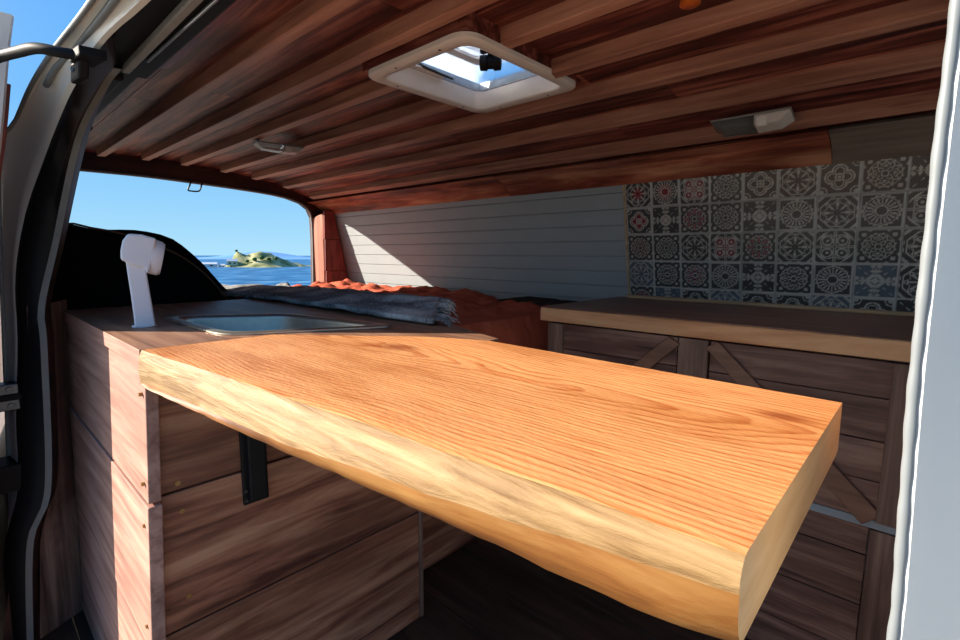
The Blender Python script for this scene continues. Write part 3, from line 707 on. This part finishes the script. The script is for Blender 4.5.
# folding bracket
fb = thing('folding_bracket', (-.96, .38, -.4), 'black folding iron bracket on the plank end panel under the wood slab', 'bracket')
b = MB(); b.box(-.972, -.964, .352, .402, -.50, -.217); pl_ = b.build('wall_plate', M['iron'], fb, bevel=.002)
b = MB(); b.box(-.966, -.950, .360, .394, -.49, -.24); b.build('folded_strut', M['iron'], fb, bevel=.003)
b = MB(); b.box(-.966, -.62, .362, .398, -.238, -.2215); b.build('support_arm', M['iron'], fb, bevel=.003)
b = MB(); b.box(-.966, -.912, .358, .402, -.30, -.236); b.build('hinge_block', M['iron'], fb, bevel=.004)
for zz in (-.47, -.49):
    b = MB(); b.disc((-.966, .356, zz), (1, 0, 0), .0035, .004); b.build('screw', M['zinc'], pl_)
# ================================================================== far cabinet with the oiled counter
cb = thing('barn_door_cabinet', (-.46, 1.6, FL), 'dark plank cabinet with diagonal braces under the tiled wall', 'cabinet')
CY = 1.335
b = MB(); b.box(-.932, -.915, CY + .02, 1.84, FL + .003, -.217); b.build('side_panel', M['pale_trim'], cb, bevel=.002)  # pale wood paints in the light from the rear opening
b = MB(); b.box(.0, .018, CY + .02, 1.84, FL + .003, -.217); b.build('side_panel', M['cab'], cb, bevel=.002)
def dr(x0, x1, flip, stile_right):
    b = MB(); z = -.2185
    for z1, z0 in ((-.222, -.302), (-.304, -.398), (-.401, -.49), (-.492, -.578)):
        b.box(x0, x1, CY, CY + .018, z0, z1)
    d = b.build('door', M['cab'], cb, bevel=.0015)
    w = .046
    A = Vector((x0 + .006, 0, -.222)) if not flip else Vector((x1 - .006, 0, -.222)); B_ = Vector((x1 - .056, 0, -.576)) if not flip else Vector((x0 + .056, 0, -.576))
    dd = (B_ - A).normalized(); nn = Vector((-dd.z, 0, dd.x)) * (w / 2)
    b = MB(); q = [A + nn, B_ + nn, B_ - nn, A - nn]
    b.prism([(p.x, CY - .012, min(p.z, -.221)) for p in q], (0, .012, 0)); b.build('brace', M['counter_top'], d, bevel=.002)
    xa, xb = (x1 - .050, x1 + .004) if not flip else (x0 - .004, x0 + .050)
    b = MB(); b.box(xa, xb, CY - .014, CY + .002, -.578, -.221); b.build('stile', M['cab_v'], d, bevel=.002)
    return d
dr(-.410, .008, False, True); dr(-.912, -.496, True, False)
b = MB(); b.box(-.492, -.414, CY - .006, CY + .03, -.60, -.221); b.build('center_post', M['cab_v'], cb, bevel=.002)
b = MB(); b.box(-.93, .0, CY + .006, CY + .02, -.602, -.582); b.build('lower_rail', M['alu'], cb, bevel=.002)
b = MB()
for z0, z1 in ((-.675, -.605), (-.80, -.678), (-.92, -.803), (FL + .003, -.923)): b.box(-.93, -.052, CY + .022, CY + .04, z0, z1)
b.build('lower_panel', M['cab'], cb, bevel=.0015)
b = MB(); b.box(-.050, .006, CY + .005, CY + .045, FL + .003, -.605); b.build('corner_leg', M['cab_v'], cb, bevel=.002)
ct = thing('counter', (-.46, 1.6, -.19), 'thick oiled pine counter with a brown stained top below the tiled wall', 'counter')
b = MB(); b.box(-.945, .02, 1.315, wy(-.2) - .004, -.215, -.172); b.build('board', M['counter'], ct, bevel=.003)
b = MB(); b.box(-.942, .018, 1.320, wy(-.2) - .004, -.1725, -.1685); b.build('stained_top', M['counter_top'], ct, bevel=.001)
b = MB(); b.box(-.90, -.02, wy(-.17) - .030, wy(-.17) - .006, -.1685, -.157); b.build('back_strip', M['pale_trim'], ct, bevel=.003)
b = MB(); b.box(-.934, -.905, 1.345, 1.365, -.60, -.216); b.build('front_post', M['cab_v'], ct.parent or cb, bevel=.002)
# pale trims beside the tiles
b = MB(); lean_panel(b, -.028, -.004, -.16, .30, .012, .010); struct(b.build('trim_%d' % ti, M['pale_trim'], bevel=.002)); ti += 1
b = MB(); lean_panel(b, -.902, -.894, -.165, .285, .008, .007); struct(b.build('trim_%d' % ti, M['pale_trim'], bevel=.001)); ti += 1
# ================================================================== tile splashback (patterned sticker tiles on one sheet)
def tile_colour(kind, u, v, tint):
    r = np.hypot(u, v); th = np.arctan2(v, u); a = np.abs(u); c = np.abs(v); mx = np.maximum(a, c); mn = np.minimum(a, c)
    dia = a + c
    s = np.zeros_like(r)
    def ring(r0, w): return (np.abs(r - r0) < w)
    def pet(n, r0, amp, w, ph=0): return np.abs(r - (r0 + amp * np.cos(n * th + ph))) < w
    red = np.zeros_like(r, bool)
    if kind == 0:      # sun with many rays
        s = ((np.cos(20 * th) > .1) & (r > .34) & (r < .74)) | ring(.82, .03) | ring(.28, .04) | (pet(20, .86, .04, .02)) | ((mx > .93)) | ((dia > 1.62) & (np.sin(14 * dia) > 0))
        red = (r < .55)
    elif kind == 1:    # quatrefoil
        q = np.minimum(np.hypot(a - .36, c), np.hypot(a, c - .36))
        s = (np.abs(q - .36) < .045) | (np.abs(q - .22) < .03) | ring(.2, .03) | (r < .08) | ((np.hypot(a - .85, c - .85) < .3) & (np.sin(26 * np.hypot(a - .85, c - .85)) > 0)) | (mx > .94)
        red = q < .30
    elif kind == 2:    # lace with leafs
        s = (np.sin(10 * a + 3 * np.sin(5 * c)) * np.sin(10 * c + 3 * np.sin(5 * a)) > .1) | ring(.3, .03) | (r < .1) | (np.abs(mn) < .04) & (r < .8)
        red = r < .34
    elif kind == 3:    # octagon star
        oc = np.maximum(mx, dia * .7071)
        s = (np.abs(oc - .84) < .04) | ((np.cos(8 * th) > .45) & (r > .18) & (r < .66)) | pet(8, .66, .1, .03) | ((oc > .92) & (np.sin(12 * dia) > .2))
        red = r < .45
    elif kind == 4:    # mandala of dots and circles
        s = ring(.75, .03) | pet(12, .60, .06, .035) | pet(8, .36, .1, .04) | ring(.16, .04) | ((np.cos(16 * th) > .5) & (np.abs(r - .48) < .05)) | ((r > .8) & (np.sin(11 * a) * np.sin(11 * c) > .35))
        red = (r > .2) & (r < .7) & (np.cos(8 * th) > 0)
    else:              # cross of hearts
        s = (np.abs(mn - .06) < .03) | (np.abs(np.hypot(a - .38, c - .38) - .26) < .04) | (np.hypot(a - .38, c - .38) < .09) | ((dia > 1.3) & (np.sin(15 * r) > .2)) | pet(4, .78, .1, .03, math.pi)
        red = r < .75
    gr = np.array(srgb(*((164, 160, 152)))[:3]); dk = np.array(srgb(66, 64, 63)[:3]); rd = np.array(srgb(120, 44, 52)[:3])
    bl = np.array(srgb(92, 100, 108)[:3])
    bgc = dk if tint != 2 else bl * .9
    col = np.where(s[..., None], gr, bgc)
    if tint == 1: col = np.where((red & ~s)[..., None], rd, col)
    if tint == 3: col = np.where((red & s)[..., None], np.array(srgb(176, 96, 104)[:3]), col)
    return col
def build_tiles():
    nt_ = 40; g_ = .026     # grout share of the tile half width
    x0, zt, zb = -.893, .279, -.168; pit = .1027
    cols_ = [x0 + pit * i for i in range(10)]; rows_ = [zt - .1 * i for i in range(6)]
    lay = {(0, 0): (3, 1), (0, 1): (0, 1), (0, 2): (5, 1), (0, 3): (4, 0), (0, 4): (1, 0), (0, 5): (3, 0), (0, 6): (1, 0), (0, 7): (4, 0), (0, 8): (2, 0),
           (1, 0): (1, 1), (1, 1): (2, 1), (1, 2): (4, 3), (1, 3): (4, 0), (1, 4): (2, 0), (1, 5): (0, 0), (1, 6): (3, 0), (1, 7): (0, 0), (1, 8): (5, 0),
           (2, 0): (4, 1), (2, 1): (4, 0), (2, 2): (3, 0), (2, 3): (5, 1), (2, 4): (4, 3), (2, 5): (3, 0), (2, 6): (5, 0), (2, 7): (4, 0), (2, 8): (3, 0),
           (3, 0): (3, 2), (3, 1): (4, 0), (3, 2): (4, 1), (3, 3): (0, 0), (3, 4): (2, 0), (3, 5): (4, 0), (3, 6): (0, 0), (3, 7): (2, 2), (3, 8): (3, 0),
           (4, 0): (4, 3), (4, 1): (2, 2), (4, 2): (1, 0), (4, 3): (3, 2), (4, 4): (1, 0), (4, 5): (1, 0), (4, 6): (3, 2), (4, 7): (1, 0), (4, 8): (2, 0)}
    V_ = []; C_ = []; F_ = []
    grout = np.array(srgb(178, 175, 168)[:3])
    for (r, c), (kind, tint) in lay.items():
        zlo = max(rows_[r + 1], zb); nz_ = max(2, int(nt_ * (rows_[r] - zlo) / .1)); x1 = min(cols_[c + 1], -.006)
        X, Z = np.meshgrid(np.linspace(cols_[c], x1, nt_ + 1), np.linspace(zlo, rows_[r], nz_ + 1), indexing='ij')
        u = (X - cols_[c]) / pit * 2 - 1; v = (Z - (rows_[r] - .1)) / .1 * 2 - 1
        mx = np.maximum(np.abs(u), np.abs(v))
        col = np.where((mx > 1 - 2 * g_)[..., None], grout, tile_colour(kind, u * 1.05, v * 1.05, tint))
        Y = 1.835 - .21 * Z - .006 - .0015 * (mx <= 1 - 2 * g_)
        o = len(V_); V_ += list(zip(X.ravel().tolist(), Y.ravel().tolist(), Z.ravel().tolist())); C_.append(col.reshape(-1, 3))
        m_ = nz_ + 1
        for i in range(nt_):
            for j in range(nz_): a = o + i * m_ + j; F_.append((a, a + m_, a + m_ + 1, a + 1))
    b = MB(); b.v = V_; b.f = F_; b.m = [0] * len(F_)
    nv = len(V_)
    # give the sheet its thickness: a backing board
    lean_panel(b, x0, -.006, zb, zt, .006, .006)
    me = bpy.data.meshes.new('tile_splashback'); me.from_pydata(b.v, [], b.f); me.materials.append(M['tiles'])
    at = me.color_attributes.new('glaze', 'FLOAT_COLOR', 'POINT')
    C = np.concatenate(C_); C = np.concatenate([C, np.tile(grout, (len(b.v) - nv, 1))]); C = np.concatenate([C, np.ones((len(C), 1))], 1)
    at.data.foreach_set('color', C.astype(np.float32).ravel())
    o = bpy.data.objects.new('tile_splashback', me); COL.objects.link(o)
    tag(o, 'patterned grey and dark red mandala tiles on the wall above the pine counter', 'tiles')
build_tiles()
# ================================================================== bed and bedding
bed = thing('bed', (-2.0, 1.3, FL), 'low bed platform with grey mattress at the rear of the van', 'bed')
b = MB(); b.box(-2.985, -1.12, .845, 1.845, FL + .003, -.42); b.box(-2.985, -1.80, .20, .845, FL + .003, -.42); b.build('platform', M['end_boards'], bed, bevel=.003)
LP = [(-2.985, .22), (-1.80, .22), (-1.80, .84), (-1.12, .84), (-1.12, 1.845), (-2.985, 1.845)]
b = MB(); b.prism([(x, y, -.42) for x, y in LP], (0, 0, .15)); b.build('mattress', M['mattress'], bed, bevel=.02, seg=3)
def cloth(name, P00, P10, P11, P01, nx, ny, zfun, thick, mat, parent=None):
    """quad patch (xy corners) with height function of (s,t,x,y)"""
    b = MB(); rows = []
    P = [Vector(p) for p in (P00, P10, P11, P01)]
    top = []
    for i in range(nx + 1):
        for j in range(ny + 1):
            s, t = i / nx, j / ny
            p = P[0] * (1 - s) * (1 - t) + P[1] * s * (1 - t) + P[2] * s * t + P[3] * (1 - s) * t
            w = .012 * noise.noise(Vector((p.x * 6, p.y * 6, 2)))
            x, y = p.x + w, p.y + .012 * noise.noise(Vector((p.x * 6, p.y * 6, 8)))
            top.append((x, y, zfun(s, t, x, y)))
    n = len(top); bot = [(x, y, z - thick) for x, y, z in top]; fs = []
    idx = lambda i, j: i * (ny + 1) + j
    for i in range(nx):
        for j in range(ny):
            q = (idx(i, j), idx(i + 1, j), idx(i + 1, j + 1), idx(i, j + 1)); fs.append(q); fs.append(tuple(n + k for k in reversed(q)))
    for i in range(nx):
        for j in (0, ny): fs.append((idx(i, j), idx(i + 1, j), n + idx(i + 1, j), n + idx(i, j)))
    for j in range(ny):
        for i in (0, nx): fs.append((idx(i, j), idx(i, j + 1), n + idx(i, j + 1), n + idx(i, j)))
    b.add(top + bot, fs); return b.build(name, mat, parent, smooth=True)
def wr(x, y, s, a): return a * noise.fractal(Vector((x * s, y * s * 1.3, 1.7)), .8, 2.1, 4) + a * .7 * abs(noise.noise(Vector((x * s * .8 + y * s * .6, y * s * .5, 4))))
def duv(s, t, x, y):
    h = ipl(x, [-2.98, -2.8, -2.4, -2.0, -1.62, -1.30, -1.14, -1.09, -1.06, -1.03], [-.205, -.186, -.186, -.182, -.190, -.205, -.225, -.25, -.33, -.42])
    q = min(max((y - .86) / .95, 0), 1)
    h -= .035 * (1 - q) ** 1.2
    lim = -.228 if x < -1.10 else -.5
    return max(h + wr(x, y, 6.5, .030) - .025 * (1 - min(1, (1 - q) * 12)), lim)
dv = cloth('duvet', (-2.87, .88), (-1.03, .88), (-1.03, 1.81), (-2.87, 1.81), 150, 80, duv, .035, M['duvet'])
tag(dv, 'crumpled rust orange duvet on the bed against the grey wall', 'duvet')
def thr(s, t, x, y):
    z = -.152 + .012 * noise.fractal(Vector((x * 5, y * 9, 0)), .8, 2, 4)
    z += .018 * math.exp(-((t - .45) / .3) ** 2)
    z -= .05 * max(0, t - .8) / .2
    z += .008 - ipl(x, [-2.9, -2.4, -1.9, -1.2], [.045, .03, .008, 0])
    if x > -1.8 and y < .84: z = max(z, -.143)
    if y > .86: z = max(z, duv(0, 0, x, y) + .018)
    return max(z, -.25)
tw = cloth('throw_blanket', (-2.75, .72), (-.80, .715), (-1.20, 1.12), (-2.75, 1.30), 110, 40, thr, .012, M['throw'])
tag(tw, 'grey woven throw blanket with fringed end lying between sink and duvet', 'blanket')
b = MB()
for k in range(46):
    t = (k + .5) / 46; p = Vector((-.80, .715)).lerp(Vector((-1.20, 1.12)), t); z = thr(1, t, p.x, p.y) - .004
    l = random.uniform(.03, .05); dx, dy = l * .8 + random.uniform(-.01, .01), l * .5 + random.uniform(-.012, .012)
    b.tube([(p.x - .004, p.y, z), (p.x + dx * .5, p.y + dy * .5, z - .002), (p.x + dx, p.y + dy, z - random.uniform(.004, .03))], [.0022, .0018, .001], 5)
fr_ = b.build('fringe', M['throw'], tw); fr_['kind'] = 'stuff'
# mottled dark fleece by the far wall
def flz(s, t, x, y):
    return -.190 + .006 * noise.noise(Vector((x * 12, y * 12, 3))) - .03 * (abs(s - .5) * 2) ** 6 - .012 * s
fl = cloth('folded_fleece', (-1.48, 1.69), (-.955, 1.69), (-.955, 1.83), (-1.48, 1.83), 40, 12, flz, .03, M['dark_fleece'])
tag(fl, 'dark brown mottled folded blanket against the grey wall beside the pine counter', 'blanket')
# black cushions
def cushion(name, x, outline, half, label, piping):
    t = thing(name, (x, .45, -.27), label, 'cushion', 'black cushions at the rear')
    pts = [(p.x, p.y) for p in resample([(y, z, 0) for y, z in outline], 40)]
    cy = sum(p[0] for p in pts) / len(pts); cz = sum(p[1] for p in pts) / len(pts)
    b = MB(); rings = []
    for k in range(-8, 9):
        f = k / 8; sc = math.sqrt(max(0, 1 - abs(f) ** 2.6)) * .12 + .88 if abs(k) < 8 else .80
        dx = half * math.sin(f * math.pi / 2)
        rings.append([(x + dx + .01 * noise.noise(Vector((y * 5, z * 5, k * .2))), cy + (y - cy) * sc, max(cz + (z - cz) * sc, -.2685)) for y, z in pts])
    b.loft(rings); c = b.build('cover', M['cushion'], t, smooth=True)
    if piping:
        r_ = rings[13]; k0, k1 = piping
        b = MB(); b.tube([(p[0] + .004, p[1] + .003, p[2] + .003) for p in r_[k0:k1]], .0032, 6); b.build('piping', M['piping'], c, smooth=True)
    return t
cushion('cushion', -2.02, [(.162, -.268), (.166, -.13), (.197, .0), (.222, .088), (.30, .078), (.39, .060), (.475, .028), (.56, -.02), (.63, -.085), (.685, -.16), (.71, -.215), (.69, -.268), (.45, -.268), (.162, -.268)], .10, 'large black cushion with brown piping nearest the tap, leaning by the rear opening', (7, 26))
cushion('cushion', -2.27, [(.30, -.268), (.27, .0), (.30, .07), (.42, .085), (.503, .084), (.587, .062), (.65, .01), (.706, -.05), (.77, -.135), (.82, -.20), (.81, -.268), (.55, -.268), (.30, -.268)], .11, 'black cushion standing behind the piped one, with a higher rounded top against the sky', None)
# latch loop at the rear opening
b = MB(); b.tube(resample([(-3.09, .955, .405), (-3.09, .948, .382), (-3.092, .936, .352), (-3.092, .945, .346), (-3.092, .985, .347), (-3.09, .998, .360), (-3.09, 1.012, .402)], 40), .0042, 8)
tag(b.build('latch_loop', M['iron'], smooth=True), 'thin dark metal loop hanging from the top edge of the rear opening', 'latch')
# ================================================================== ceiling fittings
rv = thing('roof_vent', (-.935, 1.0, .47), 'white framed square roof vent with clear dome and dark crank knob', 'roof vent')
def rrect(x0, x1, y0, y1, r, z, n=6):
    out = []
    for cx, cy, a0 in ((x1 - r, y1 - r, 0), (x0 + r, y1 - r, 90), (x0 + r, y0 + r, 180), (x1 - r, y0 + r, 270)):
        for k in range(n + 1):
            a = math.radians(a0 + 90 * k / n); out.append((cx + r * math.cos(a), cy + r * math.sin(a), z))
    return out
ox0, ox1, oy0, oy1 = -1.125, -.748, .762, 1.212
b = MB()
b.loft([rrect(ox0, ox1, oy0, oy1, .045, .462), rrect(ox0, ox1, oy0, oy1, .045, .452), rrect(ox0 + .004, ox1 - .004, oy0 + .004, oy1 - .004, .042, .449),
        rrect(ox0 + .030, ox1 - .030, oy0 + .036, oy1 - .036, .03, .449), rrect(ox0 + .034, ox1 - .034, oy0 + .040, oy1 - .040, .03, .453),
        rrect(ox0 + .042, ox1 - .042, oy0 + .048, oy1 - .048, .03, .497), rrect(ox0 + .032, ox1 - .032, oy0 + .038, oy1 - .038, .03, .50), rrect(ox0 + .030, ox1 - .030, oy0 + .036, oy1 - .036, .03, .462)], True, False)
frm = b.build('frame', M['white_pl'], rv, auto=.8)
for x, y in ((ox0 + .02, oy0 + .10), (ox0 + .02, oy1 - .10), (ox0 + .12, oy0 + .018), (ox1 - .10, oy0 + .018), (ox1 - .10, oy1 - .018), (ox0 + .10, oy1 - .018)):
    b = MB(); b.disc((x, y, .4495), (0, 0, -1), .0035, .001); b.build('screw', M['iron'], frm)
b = MB(); i0 = (ox0 + .034, ox1 - .034, oy0 + .04, oy1 - .04)
dome = []
for z, d, r in ((.503, 0, .03), (.545, .004, .035), (.560, .016, .04), (.566, .045, .045), (.556, .070, .045), (.553, .085, .04), (.560, .105, .04)):
    dome.append(rrect(i0[0] + d, i0[1] - d, i0[2] + d, i0[3] - d, r, z))
inn = [[(p[0], p[1], p[2] - .003) for p in r] for r in dome]
b.loft(dome + inn[::-1], True, False); n = len(dome[0]); b.f.append([len(b.v) - n + k for k in range(n)] if False else [7 * n + k for k in range(n)]); b.m.append(0); b.f.append([6 * n + k for k in range(n)]); b.m.append(0)
b.build('dome', M['dome'], rv, auto=.7)
b = MB(); rr = lambda d, z: rrect(i0[0] + d, i0[1] - d, i0[2] + d, i0[3] - d, .035, z)
b.loft([rr(.062, .545), rr(.092, .545), rr(.092, .553), rr(.062, .553), rr(.062, .545)], True, False)
b.build('inner_frame', M['white_pl'], rv, auto=.7)
b = MB(); b.box(i0[0], i0[1], .862, .876, .512, .524); b.build('crossbar', M['black'], rv, bevel=.002)
b = MB(); b.box(i0[0] + .01, i0[0] + .03, .85, 1.0, .497, .503); b.build('hinge_arm', M['white_pl'], rv, bevel=.001)
b = MB(); b.tube([(i0[0] + .01, .88, .520), (i0[0] + .035, .92, .50), (i0[0] + .035, 1.02, .496)], .004, 8); b.build('stay', M['zinc'], rv, smooth=True)
b = MB(); b.box(-.90, i0[1], .965, .979, .508, .518); b.build('crossbar', M['black'], rv, bevel=.002)
b = MB(); b.tube([(-.868, .972, .512), (-.872, .975, .490)], .008, 10); kn = b.build('crank_stem', M['black'], rv, smooth=True)
b = MB(); rings = []
for d, r in ((-.028, .010), (-.026, .018), (-.009, .019), (-.007, .015), (.007, .015), (.009, .019), (.026, .018), (.028, .010)):
    rings.append([(-.872 + d * .8 - .6 * r * math.cos(t), .976 + d * .6 + .8 * r * math.cos(t), .482 + r * math.sin(t)) for t in [2 * math.pi * k / 14 for k in range(14)]])
b.loft(rings); b.build('crank_knob', M['black'], kn, auto=.6)
# ceiling lamps: white half with switch, clear half
def lamp(c, ux, uy, tilt, label):
    c = Vector(c); A = Vector(ux).normalized(); B_ = Vector(uy).normalized(); D = A.cross(B_).normalized()
    if D.z > 0: D = -D
    t = thing('ceiling_lamp', c, label, 'lamp', 'ceiling lamps')
    P = lambda a, d, h: c + A * a + B_ * d + D * h
    b = MB(); b.hexa([P(-.098, -.036, 0), P(.098, -.036, 0), P(.098, .036, 0), P(-.098, .036, 0)], [P(-.094, -.033, .006), P(.094, -.033, .006), P(.094, .033, .006), P(-.094, .033, .006)]); b.build('base_plate', M['grey_trim'], t, bevel=.002)
    b = MB(); b.hexa([P(.012, -.035, .005), P(.097, -.035, .005), P(.097, .035, .005), P(.012, .035, .005)], [P(.012, -.026, .030), P(.070, -.026, .028), P(.070, .026, .028), P(.012, .026, .030)]); hs = b.build('housing', M['lampwhite'], t, bevel=.004, seg=3)
    b = MB(); b.hexa([P(-.097, -.035, .005), P(.010, -.035, .005), P(.010, .035, .005), P(-.097, .035, .005)], [P(-.070, -.026, .027), P(.010, -.026, .030), P(.010, .026, .030), P(-.070, .026, .027)]); b.build('lens', M['clear'], t, bevel=.004, seg=3)
    b = MB(); b.hexa([P(.018, -.034, .012), P(.042, -.034, .012), P(.042, -.029, .030), P(.018, -.029, .030)], [P(.018, -.030, .012), P(.042, -.030, .012), P(.042, -.020, .034), P(.018, -.020, .034)]); b.build('switch', M['white_pl'], hs, bevel=.001)
    return t
lamp((-2.07, .985, .4535), (.15, 1, 0), (-1, .15, 0), 0, 'clear plastic lamp on the ceiling battens towards the rear opening')
sl_ = (arc(1.60) - arc(1.44)) / .16
lamp((-.405, 1.535, arc(1.535) - .002), (1, .1, .03), (0, 1, sl_), 0, 'lamp with white switch half on the ceiling above the patterned tiles')
kb = thing('wooden_knob', (-.364, .942, .478), 'small orange wooden knob under the ceiling at the top edge, right of the roof vent', 'knob')
b = MB(); b.tube([(-.364, .942, .49), (-.364, .942, .468), (-.364, .942, .466), (-.364, .942, .446), (-.364, .942, .443)], [.010, .010, .016, .018, .014], 20); b.build('turned_knob', M['knob'], kb, auto=.8)
